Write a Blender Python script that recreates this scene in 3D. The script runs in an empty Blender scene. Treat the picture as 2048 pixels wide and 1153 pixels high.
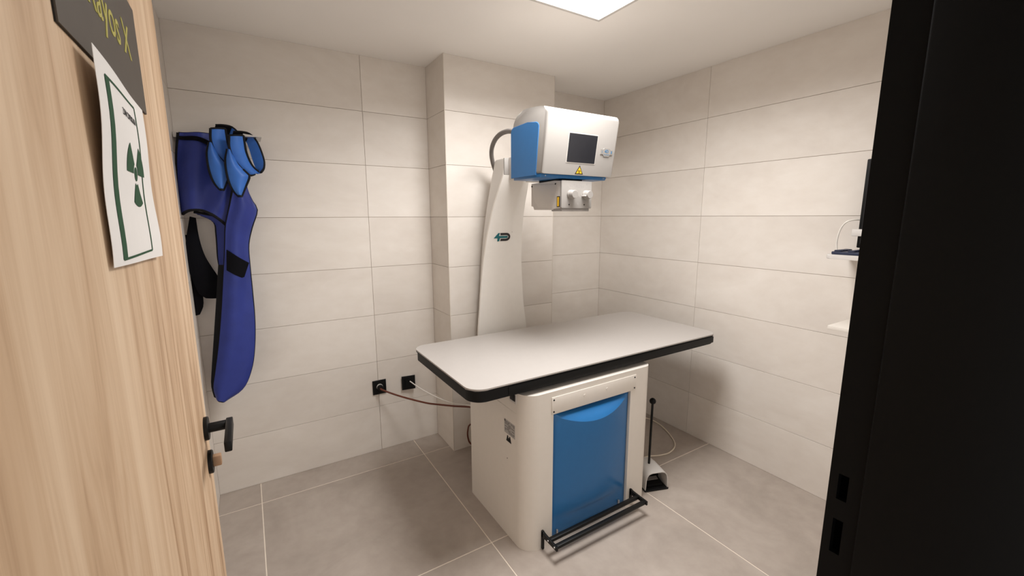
import bpy, bmesh, math, random
from mathutils import Vector, Matrix
random.seed(7)
scene = bpy.context.scene
COL = scene.collection
PI = math.pi

# ------------------------------------------------------------------ camera
CAM = (-2.5015, -2.6472, 1.5047)
YAW, PITCH, ROLL, FPX = -0.55393, -0.16726, -0.00343, 854.19
_f = Vector((math.cos(PITCH) * -math.sin(YAW), math.cos(PITCH) * math.cos(YAW), math.sin(PITCH)))
_r = Vector((math.cos(YAW), math.sin(YAW), 0))
_u = _r.cross(_f)
_r2 = _r * math.cos(ROLL) + _u * math.sin(ROLL)
_u2 = -_r * math.sin(ROLL) + _u * math.cos(ROLL)
cam_data = bpy.data.cameras.new('camera')
cam_data.sensor_fit = 'HORIZONTAL'
cam_data.sensor_width = 36.0
cam_data.lens = 36.0 * FPX / 2048.0
cam_data.clip_start = 0.02
cam = bpy.data.objects.new('camera', cam_data)
COL.objects.link(cam)
_m = Matrix((_r2, _u2, -_f)).transposed().to_4x4()
_m.translation = Vector(CAM)
cam.matrix_world = _m
scene.camera = cam

# ------------------------------------------------------------------ world, exposure
world = bpy.data.worlds.new('world')
scene.world = world
world.use_nodes = True
bg = world.node_tree.nodes['Background']
bg.inputs[0].default_value = (1.0, 0.97, 0.93, 1)
bg.inputs[1].default_value = 1.0
scene.view_settings.view_transform = 'Standard'
scene.view_settings.look = 'None'
scene.view_settings.gamma = 1.0
scene.view_settings.use_curve_mapping = False
scene.view_settings.exposure = 0.0
LAMP_STRENGTH = 4.0      # glow of the diffuser itself
LAMP_POWER = 30.0         # light it throws into the room, W
LAMP_SPREAD = math.radians(160)
LAMP_COLOR = (1.0, 0.99, 0.98)

# ------------------------------------------------------------------ helpers
ORIG = {}

def finish(bm, name, smooth=None):
    me = bpy.data.meshes.new(name)
    bmesh.ops.recalc_face_normals(bm, faces=bm.faces)
    bm.to_mesh(me)
    bm.free()
    if smooth is not None:
        for p in me.polygons:
            p.use_smooth = True
        me.set_sharp_from_angle(angle=math.radians(smooth))
    return me

def obj(name, bm, mat, parent=None, smooth=None, label=None):
    """bm is in world coordinates; links ONE mesh object"""
    off = ORIG.get(parent.name, Vector()) if parent else Vector()
    if parent:
        bmesh.ops.translate(bm, verts=bm.verts, vec=-off)
    me = finish(bm, name, smooth)
    o = bpy.data.objects.new(name, me)
    COL.objects.link(o)
    me.materials.append(mat)
    if parent:
        o.parent = parent
    ORIG[o.name] = off
    if label:
        o['label'] = label
    return o

def thing(name, label, cat, loc=(0, 0, 0), group=None):
    o = bpy.data.objects.new(name, None)
    o.empty_display_size = 0.1
    COL.objects.link(o)
    o.location = loc
    o['label'] = label
    o['category'] = cat
    if group:
        o['group'] = group
    ORIG[o.name] = Vector(loc)
    return o

def tag(o, label, cat, group=None):
    o['label'] = label
    o['category'] = cat
    if group:
        o['group'] = group
    return o

def struct(o, label=None):
    o['kind'] = 'structure'
    if label:
        o['label'] = label
    return o

def bm_box(bm, x0, x1, y0, y1, z0, z1, bevel=0.0, seg=2):
    vs = [bm.verts.new((x, y, z)) for x in (x0, x1) for y in (y0, y1) for z in (z0, z1)]
    idx = [(0, 1, 3, 2), (4, 6, 7, 5), (0, 4, 5, 1), (2, 3, 7, 6), (0, 2, 6, 4), (1, 5, 7, 3)]
    fs = [bm.faces.new([vs[i] for i in f]) for f in idx]
    if bevel > 0:
        es = list({e for f in fs for e in f.edges})
        bmesh.ops.bevel(bm, geom=es, offset=bevel, segments=seg, profile=0.5, affect='EDGES')

def box(x0, x1, y0, y1, z0, z1, bevel=0.0, seg=2):
    bm = bmesh.new()
    bm_box(bm, x0, x1, y0, y1, z0, z1, bevel, seg)
    return bm

def bm_prism(bm, pts, vec, bevel=0.0, seg=2):
    """pts: 3D polygon, extruded by vec"""
    v = Vector(vec)
    a = [bm.verts.new(p) for p in pts]
    b = [bm.verts.new(Vector(p) + v) for p in pts]
    f0 = bm.faces.new(a)
    f1 = bm.faces.new(list(reversed(b)))
    n = len(pts)
    for i in range(n):
        j = (i + 1) % n
        bm.faces.new((a[i], b[i], b[j], a[j]))
    if bevel > 0:
        es = list(set(f0.edges) | set(f1.edges))
        bmesh.ops.bevel(bm, geom=es, offset=bevel, segments=seg, profile=0.5, affect='EDGES')

def prism(pts, vec, bevel=0.0, seg=2):
    bm = bmesh.new()
    bm_prism(bm, pts, vec, bevel, seg)
    return bm

def round_rect(x0, x1, y0, y1, r, n=8, corners=(1, 1, 1, 1)):
    """corners: ++, -+, --, +- ; counter-clockwise outline"""
    out = []
    for k, (cx, cy, a0) in enumerate(((x1 - r, y1 - r, 0), (x0 + r, y1 - r, 90), (x0 + r, y0 + r, 180), (x1 - r, y0 + r, 270))):
        if corners[k]:
            for i in range(n + 1):
                a = math.radians(a0 + 90.0 * i / n)
                out.append((cx + r * math.cos(a), cy + r * math.sin(a)))
        else:
            out.append(((x1, x0, x0, x1)[k], (y1, y1, y0, y0)[k]))
    return out

def catmull(pts, n=8):
    P = [Vector(p) for p in pts]
    P = [P[0] * 2 - P[1]] + P + [P[-1] * 2 - P[-2]]
    out = []
    for i in range(1, len(P) - 2):
        for k in range(n):
            t = k / n
            a, b, c, e = P[i - 1], P[i], P[i + 1], P[i + 2]
            out.append(0.5 * ((2 * b) + (c - a) * t + (2 * a - 5 * b + 4 * c - e) * t * t + (3 * b - a - 3 * c + e) * t ** 3))
    out.append(P[-2].copy())
    return out

def bm_tube(bm, path, r, n=10, closed=False, caps=True):
    path = [Vector(p) for p in path]
    m = len(path)
    rings = []
    prev = None
    for i, p in enumerate(path):
        if closed:
            t = path[(i + 1) % m] - path[i - 1]
        else:
            t = path[min(i + 1, m - 1)] - path[max(i - 1, 0)]
        t.normalize()
        if prev is None:
            ref = Vector((0, 0, 1)) if abs(t.z) < 0.9 else Vector((1, 0, 0))
            u = t.cross(ref).normalized()
        else:
            u = (prev - t * prev.dot(t)).normalized()
        prev = u
        w = t.cross(u)
        rr = r[i] if isinstance(r, (list, tuple)) else r
        rings.append([bm.verts.new(p + (u * math.cos(2 * PI * k / n) + w * math.sin(2 * PI * k / n)) * rr) for k in range(n)])
    for i in range(m if closed else m - 1):
        a, b = rings[i], rings[(i + 1) % m]
        for k in range(n):
            bm.faces.new((a[k], a[(k + 1) % n], b[(k + 1) % n], b[k]))
    if caps and not closed:
        bm.faces.new(list(reversed(rings[0])))
        bm.faces.new(rings[-1])

def tube(path, r, n=10, closed=False):
    bm = bmesh.new()
    bm_tube(bm, path, r, n, closed)
    return bm

def bm_lathe(bm, prof, origin, axis, n=24):
    """prof: list of (radius, along-axis)"""
    axis = Vector(axis).normalized()
    ref = Vector((0, 0, 1)) if abs(axis.z) < 0.9 else Vector((1, 0, 0))
    u = axis.cross(ref).normalized()
    w = axis.cross(u)
    o = Vector(origin)
    rings = []
    for r, h in prof:
        if r < 1e-6:
            rings.append([bm.verts.new(o + axis * h)])
        else:
            rings.append([bm.verts.new(o + axis * h + (u * math.cos(2 * PI * k / n) + w * math.sin(2 * PI * k / n)) * r) for k in range(n)])
    for a, b in zip(rings, rings[1:]):
        for k in range(n):
            k2 = (k + 1) % n
            if len(a) == 1 and len(b) == 1:
                continue
            if len(a) == 1:
                bm.faces.new((a[0], b[k], b[k2]))
            elif len(b) == 1:
                bm.faces.new((a[k], b[0], a[k2]))
            else:
                bm.faces.new((a[k], b[k], b[k2], a[k2]))

def lathe(prof, origin, axis, n=24):
    bm = bmesh.new()
    bm_lathe(bm, prof, origin, axis, n)
    return bm

def text_bm(body, size, u, v, origin, depth=0.0006, shear=0, align='LEFT', xscale=1.0, bold=0.0):
    """flat lettering as thin real geometry; u = reading direction, v = up"""
    c = bpy.data.curves.new('lettering', 'FONT')
    c.body = body
    c.size = size
    c.align_x = align
    c.extrude = depth / 2
    c.offset = bold
    c.resolution_u = 3
    o = bpy.data.objects.new('lettering', c)
    COL.objects.link(o)
    dg = bpy.context.evaluated_depsgraph_get()
    me = bpy.data.meshes.new_from_object(o.evaluated_get(dg))
    bpy.data.objects.remove(o)
    bpy.data.curves.remove(c)
    bm = bmesh.new()
    bm.from_mesh(me)
    bpy.data.meshes.remove(me)
    u, v = Vector(u), Vector(v)
    w = u.cross(v)
    og = Vector(origin)
    for q in bm.verts:
        q.co = og + u * q.co.x * xscale + v * q.co.y + w * q.co.z
    return bm

# ------------------------------------------------------------------ materials
def s2l(c):
    return tuple(((x / 255) / 12.92 if x / 255 <= 0.04045 else ((x / 255 + 0.055) / 1.055) ** 2.4) for x in c) + (1,)

def base_mat(name, rough=0.5, spec=0.5, metallic=0.0):
    m = bpy.data.materials.new(name)
    m.use_nodes = True
    nt = m.node_tree
    b = nt.nodes['Principled BSDF']
    b.inputs['Roughness'].default_value = rough
    b.inputs['Specular IOR Level'].default_value = spec
    b.inputs['Metallic'].default_value = metallic
    return m, nt, b

def mat_plain(name, col, rough=0.5, spec=0.5, metallic=0.0, var=0.04, scale=30.0, bump=0.0, bscale=200.0):
    """procedural: slight noise variation of colour, optional fine relief"""
    m, nt, b = base_mat(name, rough, spec, metallic)
    g = nt.nodes.new('ShaderNodeNewGeometry')
    n = nt.nodes.new('ShaderNodeTexNoise')
    n.inputs['Scale'].default_value = scale
    n.inputs['Detail'].default_value = 3
    nt.links.new(g.outputs['Position'], n.inputs['Vector'])
    r = nt.nodes.new('ShaderNodeValToRGB')
    r.color_ramp.elements[0].position = 0.3
    r.color_ramp.elements[1].position = 0.7
    r.color_ramp.elements[0].color = tuple(c * (1 - var) for c in col[:3]) + (1,)
    r.color_ramp.elements[1].color = tuple(min(1, c * (1 + var)) for c in col[:3]) + (1,)
    nt.links.new(n.outputs['Fac'], r.inputs['Fac'])
    nt.links.new(r.outputs['Color'], b.inputs['Base Color'])
    if bump > 0:
        n2 = nt.nodes.new('ShaderNodeTexNoise')
        n2.inputs['Scale'].default_value = bscale
        nt.links.new(g.outputs['Position'], n2.inputs['Vector'])
        bp = nt.nodes.new('ShaderNodeBump')
        bp.inputs['Strength'].default_value = bump
        bp.inputs['Distance'].default_value = 0.002
        nt.links.new(n2.outputs['Fac'], bp.inputs['Height'])
        nt.links.new(bp.outputs['Normal'], b.inputs['Normal'])
    return m

def mat_stone(name, col_a, col_b, col_c, rough, stretch, scale, bump=0.08):
    """porcelain tile with cloudy cement look"""
    m, nt, b = base_mat(name, rough, 0.35)
    g = nt.nodes.new('ShaderNodeNewGeometry')
    oi = nt.nodes.new('ShaderNodeObjectInfo')
    mp = nt.nodes.new('ShaderNodeMapping')
    mp.inputs['Scale'].default_value = stretch
    add = nt.nodes.new('ShaderNodeVectorMath')
    add.operation = 'MULTIPLY_ADD'
    add.inputs[1].default_value = (1, 1, 1)
    sc = nt.nodes.new('ShaderNodeVectorMath')
    sc.operation = 'SCALE'
    sc.inputs[0].default_value = (7.3, 3.1, 5.7)
    nt.links.new(oi.outputs['Random'], sc.inputs['Scale'])
    nt.links.new(g.outputs['Position'], add.inputs[0])
    nt.links.new(sc.outputs['Vector'], add.inputs[2])
    nt.links.new(add.outputs['Vector'], mp.inputs['Vector'])
    n1 = nt.nodes.new('ShaderNodeTexNoise')
    n1.inputs['Scale'].default_value = scale
    n1.inputs['Detail'].default_value = 7
    n1.inputs['Roughness'].default_value = 0.62
    n1.inputs['Distortion'].default_value = 0.7
    n2 = nt.nodes.new('ShaderNodeTexNoise')
    n2.inputs['Scale'].default_value = scale * 7
    n2.inputs['Detail'].default_value = 5
    nt.links.new(mp.outputs['Vector'], n1.inputs['Vector'])
    nt.links.new(mp.outputs['Vector'], n2.inputs['Vector'])
    r = nt.nodes.new('ShaderNodeValToRGB')
    e = r.color_ramp.elements
    e[0].position, e[0].color = 0.25, col_a
    e[1].position, e[1].color = 0.75, col_c
    k = r.color_ramp.elements.new(0.5)
    k.color = col_b
    nt.links.new(n1.outputs['Fac'], r.inputs['Fac'])
    mx = nt.nodes.new('ShaderNodeMix')
    mx.data_type = 'RGBA'
    mx.blend_type = 'SOFT_LIGHT'
    mx.inputs['Factor'].default_value = 0.25
    nt.links.new(r.outputs['Color'], mx.inputs['A'])
    nt.links.new(n2.outputs['Color'], mx.inputs['B'])
    hv = nt.nodes.new('ShaderNodeHueSaturation')
    mr = nt.nodes.new('ShaderNodeMapRange')
    mr.inputs['To Min'].default_value = 0.97
    mr.inputs['To Max'].default_value = 1.03
    nt.links.new(oi.outputs['Random'], mr.inputs['Value'])
    nt.links.new(mr.outputs['Result'], hv.inputs['Value'])
    # soft light with coloured noise: keep only its brightness
    bw = nt.nodes.new('ShaderNodeRGBToBW')
    nt.links.new(n2.outputs['Color'], bw.inputs['Color'])
    nt.links.new(bw.outputs['Val'], mx.inputs['B'])
    nt.links.new(mx.outputs['Result'], hv.inputs['Color'])
    nt.links.new(hv.outputs['Color'], b.inputs['Base Color'])
    bp = nt.nodes.new('ShaderNodeBump')
    bp.inputs['Strength'].default_value = bump
    bp.inputs['Distance'].default_value = 0.002
    nt.links.new(n2.outputs['Fac'], bp.inputs['Height'])
    nt.links.new(bp.outputs['Normal'], b.inputs['Normal'])
    return m

def mat_wood(name):
    m, nt, b = base_mat(name, 0.55, 0.3)
    g = nt.nodes.new('ShaderNodeNewGeometry')
    mp = nt.nodes.new('ShaderNodeMapping')
    mp.inputs['Scale'].default_value = (1.0, 10.0, 0.75)
    nt.links.new(g.outputs['Position'], mp.inputs['Vector'])
    n1 = nt.nodes.new('ShaderNodeTexNoise')
    n1.inputs['Scale'].default_value = 1.6
    n1.inputs['Detail'].default_value = 5
    n1.inputs['Roughness'].default_value = 0.6
    n1.inputs['Distortion'].default_value = 1.1
    nt.links.new(mp.outputs['Vector'], n1.inputs['Vector'])
    mp2 = nt.nodes.new('ShaderNodeMapping')
    mp2.inputs['Scale'].default_value = (1.0, 120.0, 2.5)
    nt.links.new(g.outputs['Position'], mp2.inputs['Vector'])
    n2 = nt.nodes.new('ShaderNodeTexNoise')
    n2.inputs['Scale'].default_value = 2.0
    n2.inputs['Detail'].default_value = 3
    nt.links.new(mp2.outputs['Vector'], n2.inputs['Vector'])
    r = nt.nodes.new('ShaderNodeValToRGB')
    e = r.color_ramp.elements
    e[0].position, e[0].color = 0.33, s2l((168, 134, 103))
    e[1].position, e[1].color = 0.66, s2l((222, 195, 165))
    k = e.new(0.48)
    k.color = s2l((203, 172, 140))
    nt.links.new(n1.outputs['Fac'], r.inputs['Fac'])
    mx = nt.nodes.new('ShaderNodeMix')
    mx.data_type = 'RGBA'
    mx.blend_type = 'SOFT_LIGHT'
    mx.inputs['Factor'].default_value = 0.16
    nt.links.new(r.outputs['Color'], mx.inputs['A'])
    nt.links.new(n2.outputs['Fac'], mx.inputs['B'])
    nt.links.new(mx.outputs['Result'], b.inputs['Base Color'])
    bp = nt.nodes.new('ShaderNodeBump')
    bp.inputs['Strength'].default_value = 0.12
    bp.inputs['Distance'].default_value = 0.001
    nt.links.new(n2.outputs['Fac'], bp.inputs['Height'])
    nt.links.new(bp.outputs['Normal'], b.inputs['Normal'])
    return m

def mat_fabric(name, col):
    m, nt, b = base_mat(name, 0.45, 0.35)
    g = nt.nodes.new('ShaderNodeNewGeometry')
    n = nt.nodes.new('ShaderNodeTexNoise')
    n.inputs['Scale'].default_value = 12
    n.inputs['Detail'].default_value = 4
    nt.links.new(g.outputs['Position'], n.inputs['Vector'])
    r = nt.nodes.new('ShaderNodeValToRGB')
    r.color_ramp.elements[0].position = 0.3
    r.color_ramp.elements[1].position = 0.7
    r.color_ramp.elements[0].color = tuple(c * 0.88 for c in col[:3]) + (1,)
    r.color_ramp.elements[1].color = tuple(c * 1.1 for c in col[:3]) + (1,)
    nt.links.new(n.outputs['Fac'], r.inputs['Fac'])
    nt.links.new(r.outputs['Color'], b.inputs['Base Color'])
    bp = nt.nodes.new('ShaderNodeBump')
    bp.inputs['Strength'].default_value = 0.35
    bp.inputs['Distance'].default_value = 0.01
    nt.links.new(n.outputs['Fac'], bp.inputs['Height'])
    nt.links.new(bp.outputs['Normal'], b.inputs['Normal'])
    return m

M = {}
M['wall_tile'] = mat_stone('wall_tile', s2l((218, 209, 200)), s2l((226, 218, 209)), s2l((233, 226, 218)), 0.55, (0.8, 0.8, 1.5), 2.0)
M['wall_grout'] = mat_plain('wall_grout', s2l((204, 182, 164)), 0.9, 0.1)
M['floor_tile'] = mat_stone('floor_tile', s2l((160, 149, 139)), s2l((172, 160, 150)), s2l((183, 172, 162)), 0.5, (1, 1, 1), 2.6)
M['floor_grout'] = mat_plain('floor_grout', s2l((232, 220, 205)), 0.9, 0.1)
M['plaster'] = mat_plain('plaster', s2l((246, 242, 237)), 0.9, 0.1, var=0.01, scale=3)
M['edge_trim'] = mat_plain('edge_trim', s2l((215, 206, 194)), 0.5, 0.4)
M['wood'] = mat_wood('door_wood')
M['black_frame'] = mat_plain('black_frame', (0.0022, 0.0022, 0.0023, 1), 0.55, 0.15)
M['black_hole'] = mat_plain('black_hole', (0.001, 0.001, 0.001, 1), 0.9, 0.0)
M['black_metal'] = mat_plain('black_metal', (0.004, 0.004, 0.004, 1), 0.45, 0.25)
M['black_plastic'] = mat_plain('black_plastic', (0.005, 0.005, 0.005, 1), 0.5, 0.2)
M['bronze'] = mat_plain('bronze_knob', s2l((170, 135, 105)), 0.45, 0.5)
M['white_paint'] = mat_plain('white_powder_coat', s2l((226, 219, 210)), 0.42, 0.4, var=0.01, bump=0.05, bscale=350)
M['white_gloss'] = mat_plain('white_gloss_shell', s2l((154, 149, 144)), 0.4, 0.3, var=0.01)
M['white_top'] = mat_plain('white_laminate', s2l((182, 176, 171)), 0.38, 0.4, var=0.01)
M['white_matt'] = mat_plain('white_matt', s2l((206, 201, 196)), 0.55, 0.35, var=0.01)
M['column_white'] = mat_plain('column_white', s2l((240, 235, 228)), 0.45, 0.35, var=0.01)
M['grey_shell'] = mat_plain('light_grey_shell', s2l((214, 208, 201)), 0.5, 0.35, var=0.01)
M['blue_panel'] = mat_plain('blue_gloss_panel', s2l((38, 106, 164)), 0.3, 0.4, var=0.02)
M['blue_side'] = mat_plain('blue_satin_panel', s2l((54, 112, 168)), 0.45, 0.4, var=0.02)
M['apron_blue'] = mat_fabric('apron_nylon', s2l((47, 60, 138)))
M['collar_blue'] = mat_fabric('collar_nylon', s2l((60, 114, 200)))
M['black_binding'] = mat_plain('black_binding', (0.010, 0.010, 0.012, 1), 0.8, 0.2)
M['black_velcro'] = mat_plain('black_velcro', (0.006, 0.006, 0.008, 1), 0.95, 0.1, bump=0.3, bscale=500)
M['steel'] = mat_plain('steel', (0.6, 0.58, 0.56, 1), 0.35, 0.5, metallic=0.9)
M['screen'] = mat_plain('dark_glass_screen', (0.022, 0.022, 0.026, 1), 0.16, 0.5)
M['hose'] = mat_plain('grey_hose', s2l((120, 114, 110)), 0.55, 0.3)
M['yellow'] = mat_plain('yellow_print', s2l((236, 186, 40)), 0.5, 0.3)
M['print_black'] = mat_plain('black_print', (0.01, 0.01, 0.01, 1), 0.6, 0.2)
M['print_grey'] = mat_plain('grey_print', s2l((165, 160, 158)), 0.6, 0.2)
M['sticker'] = mat_plain('foil_sticker', s2l((172, 168, 164)), 0.5, 0.4)
M['sticker_ink'] = mat_plain('sticker_ink', s2l((95, 90, 88)), 0.6, 0.2)
M['teal'] = mat_plain('teal_print', s2l((28, 104, 110)), 0.5, 0.3)
M['logo_dark'] = mat_plain('charcoal_print', s2l((48, 42, 42)), 0.5, 0.3)
M['badge_blue'] = mat_plain('badge_print', s2l((70, 120, 160)), 0.5, 0.3)
M['brown_cable'] = mat_plain('brown_cable', s2l((96, 46, 28)), 0.45, 0.4)
M['white_cable'] = mat_plain('white_cable', s2l((225, 220, 212)), 0.45, 0.4)
M['beige_cable'] = mat_plain('beige_cable', s2l((226, 214, 196)), 0.5, 0.4)
M['sign'] = mat_plain('sign_plate', s2l((74, 66, 58)), 0.5, 0.35)
M['sign_edge'] = mat_plain('sign_edge', (0.012, 0.010, 0.009, 1), 0.5, 0.3)
M['sign_text'] = mat_plain('sign_lettering', s2l((176, 168, 84)), 0.5, 0.3)
M['paper'] = mat_plain('paper', s2l((232, 228, 224)), 0.85, 0.1, var=0.01)
M['print_green'] = mat_plain('green_print', s2l((54, 84, 62)), 0.8, 0.1)
M['navy'] = mat_plain('navy_plastic', s2l((38, 44, 66)), 0.45, 0.4)
M['clear'] = mat_plain('frosted_acrylic', s2l((205, 200, 196)), 0.2, 0.5)
M['clear'].node_tree.nodes['Principled BSDF'].inputs['Transmission Weight'].default_value = 0.6

lm = bpy.data.materials.new('lamp_diffuser')
lm.use_nodes = True
_b = lm.node_tree.nodes['Principled BSDF']
_b.inputs['Base Color'].default_value = (0.9, 0.9, 0.9, 1)
_b.inputs['Emission Color'].default_value = LAMP_COLOR + (1,)
_b.inputs['Emission Strength'].default_value = LAMP_STRENGTH
M['lamp'] = lm

# ------------------------------------------------------------------ room
XL, YF, H = -2.75, -2.36, 2.4          # left wall, front wall (door side), ceiling
PX0, PX1, PY = -1.480, -0.701, -0.274  # pillar
T = 0.008                              # tile thickness
_tile_cache = {}

def tile_mesh(kind, w, h, mat):
    """tile lying in local xy, rising T; shared between tiles of one size"""
    key = (kind, round(w, 4), round(h, 4))
    if key not in _tile_cache:
        bm = bmesh.new()
        b = 0.0008
        lo = [bm.verts.new(p) for p in ((0, 0, 0), (w, 0, 0), (w, h, 0), (0, h, 0))]
        mi = [bm.verts.new(p) for p in ((0, 0, T - b), (w, 0, T - b), (w, h, T - b), (0, h, T - b))]
        up = [bm.verts.new(p) for p in ((b, b, T), (w - b, b, T), (w - b, h - b, T), (b, h - b, T))]
        for A, B in ((lo, mi), (mi, up)):
            for i in range(4):
                j = (i + 1) % 4
                bm.faces.new((A[i], A[j], B[j], B[i]))
        bm.faces.new(up)
        bm.faces.new(list(reversed(lo)))
        me = finish(bm, kind)
        me.materials.append(mat)
        _tile_cache[key] = me
    return _tile_cache[key]

def tiled(parent, kind, mat, origin, u, v, us, vs, gap, skip=None):
    """tiles between joint coordinates us x vs, measured along u and v from origin; top surface T above origin plane"""
    origin, u, v = Vector(origin), Vector(u), Vector(v)
    n = u.cross(v)
    for i in range(len(us) - 1):
        for j in range(len(vs) - 1):
            if skip and skip(us[i], us[i + 1], vs[j], vs[j + 1]):
                continue
            a0 = us[i] + (gap / 2 if i > 0 else 0)
            a1 = us[i + 1] - (gap / 2 if i < len(us) - 2 else 0)
            b0 = vs[j] + (gap / 2 if j > 0 else 0)
            b1 = vs[j + 1] - (gap / 2 if j < len(vs) - 2 else 0)
            me = tile_mesh(kind, a1 - a0, b1 - b0, mat)
            o = bpy.data.objects.new(kind, me)
            COL.objects.link(o)
            mw = Matrix((u, v, n)).transposed().to_4x4()
            mw.translation = origin + u * a0 + v * b0
            o.matrix_world = mw
            o.parent = parent
            ORIG[o.name] = Vector()

zs = [0.0] + [0.3 * k for k in range(1, 8)] + [H]
GW, GF = 0.0016, 0.0050
# backing slabs: the tile faces lie at x = 0 and y = 0
wall_back = struct(obj('wall_back', box(XL - 0.1, 0.1, T + 0.0002 - 0.0013, 0.12, -0.1, H + 0.1), M['wall_grout']))
wall_right = struct(obj('wall_right', box(T - 0.0011, 0.12, YF - 0.3, 0.0, -0.1, H + 0.1), M['wall_grout']))
wall_left = struct(obj('wall_left', box(XL - 0.12, XL - T + 0.0011, YF - 0.3, 0.0, -0.1, H + 0.1), M['wall_grout']))
wall_pillar = struct(obj('wall_pillar', box(PX0 + T - 0.0011, PX1 - T + 0.0011, PY + T - 0.0011, T - 0.001, 0, H), M['wall_grout']), 'square tiled pillar projecting from the back wall')
floor = struct(obj('floor', box(XL - 0.1, 0.1, YF - 1.6, 0.1, -0.12, -T + 0.0067), M['floor_grout']))
ceiling = struct(obj('ceiling', box(XL - 0.1, 0.1, YF - 1.6, 0.1, H, H + 0.12), M['plaster']))
# back wall (faces -y)
tiled(wall_back, 'wall_tile', M['wall_tile'], (XL, T, 0), (1, 0, 0), (0, 0, 1), [0, XL * -1 - 1.869, PX0 - XL], zs, GW)
tiled(wall_back, 'wall_tile', M['wall_tile'], (PX1, T, 0), (1, 0, 0), (0, 0, 1), [0, -PX1], zs, GW)
# right wall (faces -x): u runs towards the door
tiled(wall_right, 'wall_tile', M['wall_tile'], (T, 0, 0), (0, -1, 0), (0, 0, 1), [0, 0.918, 1.818, -YF], zs, GW)
tiled(wall_left, 'wall_tile', M['wall_tile'], (XL - T, YF, 0), (0, 1, 0), (0, 0, 1), [0, 0.56, 1.46, -YF], zs, GW)
# pillar: left side, front, right side
tiled(wall_pillar, 'wall_tile', M['wall_tile'], (PX0 + T, 0, 0), (0, -1, 0), (0, 0, 1), [0, -PY - 0.001], zs, GW)
tiled(wall_pillar, 'wall_tile', M['wall_tile'], (PX0 + 0.001, PY + T, 0), (1, 0, 0), (0, 0, 1), [0, PX1 - PX0 - 0.002], zs, GW)
tiled(wall_pillar, 'wall_tile', M['wall_tile'], (PX1 - T, PY + 0.001, 0), (0, 1, 0), (0, 0, 1), [0, -PY - 0.001], zs, GW)
# thin edge strips on the pillar's corners
obj('corner_strip', box(PX0 - 0.0006, PX0 + 0.0035, PY - 0.0006, PY + 0.0035, 0, H), M['edge_trim'], wall_pillar)
obj('corner_strip', box(PX1 - 0.0035, PX1 + 0.0006, PY - 0.0006, PY + 0.0035, 0, H), M['edge_trim'], wall_pillar)
# floor
fx = [0, -2.5565 - XL, -1.655 - XL, -0.7525 - XL, -XL]
fy = [0, 0.37, 1.27, -0.2 - YF, -YF]
tiled(floor, 'floor_tile', M['floor_tile'], (XL, YF, -T), (1, 0, 0), (0, 1, 0), fx, fy, GF)
# corridor tiles outside the door
tiled(floor, 'floor_tile', M['floor_tile'], (XL, YF - 1.6, -T), (1, 0, 0), (0, 1, 0), fx, [0, 0.7, 1.6], GF)

# front wall with the doorway
DX0, DX1, DH = -2.665, -1.66, 2.14
bm = bmesh.new()
bm_box(bm, XL - 0.1, DX0, YF - 0.17, YF, 0, H)
bm_box(bm, DX1, 0.1, YF - 0.17, YF, 0, H)
bm_box(bm, DX0, DX1, YF - 0.17, YF, DH, H)
wall_front = struct(obj('wall_front', bm, M['plaster']))

# black door frame
trim = thing('trim_1', 'black door frame around the doorway', 'door frame', (DX1, YF - 0.1, 0))
del trim['category']
trim['kind'] = 'structure'
JX = -1.68
bm = bmesh.new()
y0, y1 = YF - 0.002, YF - 0.052        # strip that takes the latch
hy0, hy1 = -2.375, -2.390
for za, zb in ((0, 0.923), (0.987, 1.024), (1.0705, DH)):
    bm_box(bm, JX, DX1, y1, y0, za, zb)
for za, zb in ((0.923, 0.987), (1.024, 1.0705)):
    bm_box(bm, JX, DX1, hy0, y0, za, zb)
    bm_box(bm, JX, DX1, y1, hy1, za, zb)
jamb = obj('latch_jamb', bm, M['black_frame'], trim)
for za, zb in ((0.923, 0.987), (1.024, 1.0705)):
    obj('strike_hole', box(JX + 0.012, DX1 + 0.002, hy1, hy0, za, zb), M['black_hole'], jamb)
obj('door_stop', box(JX - 0.015, DX1, YF - 0.28, y1, 0, DH, 0.004), M['black_frame'], trim, 40)
obj('hinge_jamb', box(DX0 - 0.02, DX0, YF - 0.28, YF - 0.002, 0, DH, 0.002), M['black_frame'], trim, 40)
obj('head_jamb', box(DX0, DX1, YF - 0.28, YF - 0.002, DH - 0.02, DH, 0.002), M['black_frame'], trim, 40)

# ------------------------------------------------------------------ wooden door
FX = -2.617                                   # face of the door towards the camera
door = thing('door_1', 'light oak door leaf swung open into the room', 'door', (FX - 0.02, -1.93, 0))
del door['category']
door['kind'] = 'structure'
YE = -1.482
obj('leaf', box(FX - 0.040, FX, YF - 0.02, YE - 0.012, 0.006, 2.10, 0.001, 1), M['wood'], door)
obj('edge_band', prism([(FX - 0.040, YE - 0.012, 0.006), (FX - 0.0012, YE - 0.012, 0.006), (FX - 0.0012, YE - 0.003, 0.006), (FX - 0.004, YE, 0.006), (FX - 0.040, YE, 0.006)], (0, 0, 2.094)), M['wood'], door)
hd = obj('door_handle', lathe([(0, 0), (0.0255, 0), (0.0255, 0.007), (0.024, 0.0085), (0, 0.0085)], (FX, -1.552, 1.047), (1, 0, 0), 32), M['black_metal'], door, 40)
obj('neck', lathe([(0.0, 0.008), (0.0105, 0.008), (0.0105, 0.042), (0.008, 0.046), (0.008, 0.052), (0, 0.052)], (FX, -1.552, 1.047), (1, 0, 0), 20), M['black_metal'], hd, 40)
obj('lever', box(FX + 0.040, FX + 0.053, -1.668, -1.540, 1.036, 1.058, 0.002), M['black_metal'], hd, 40)
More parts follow.
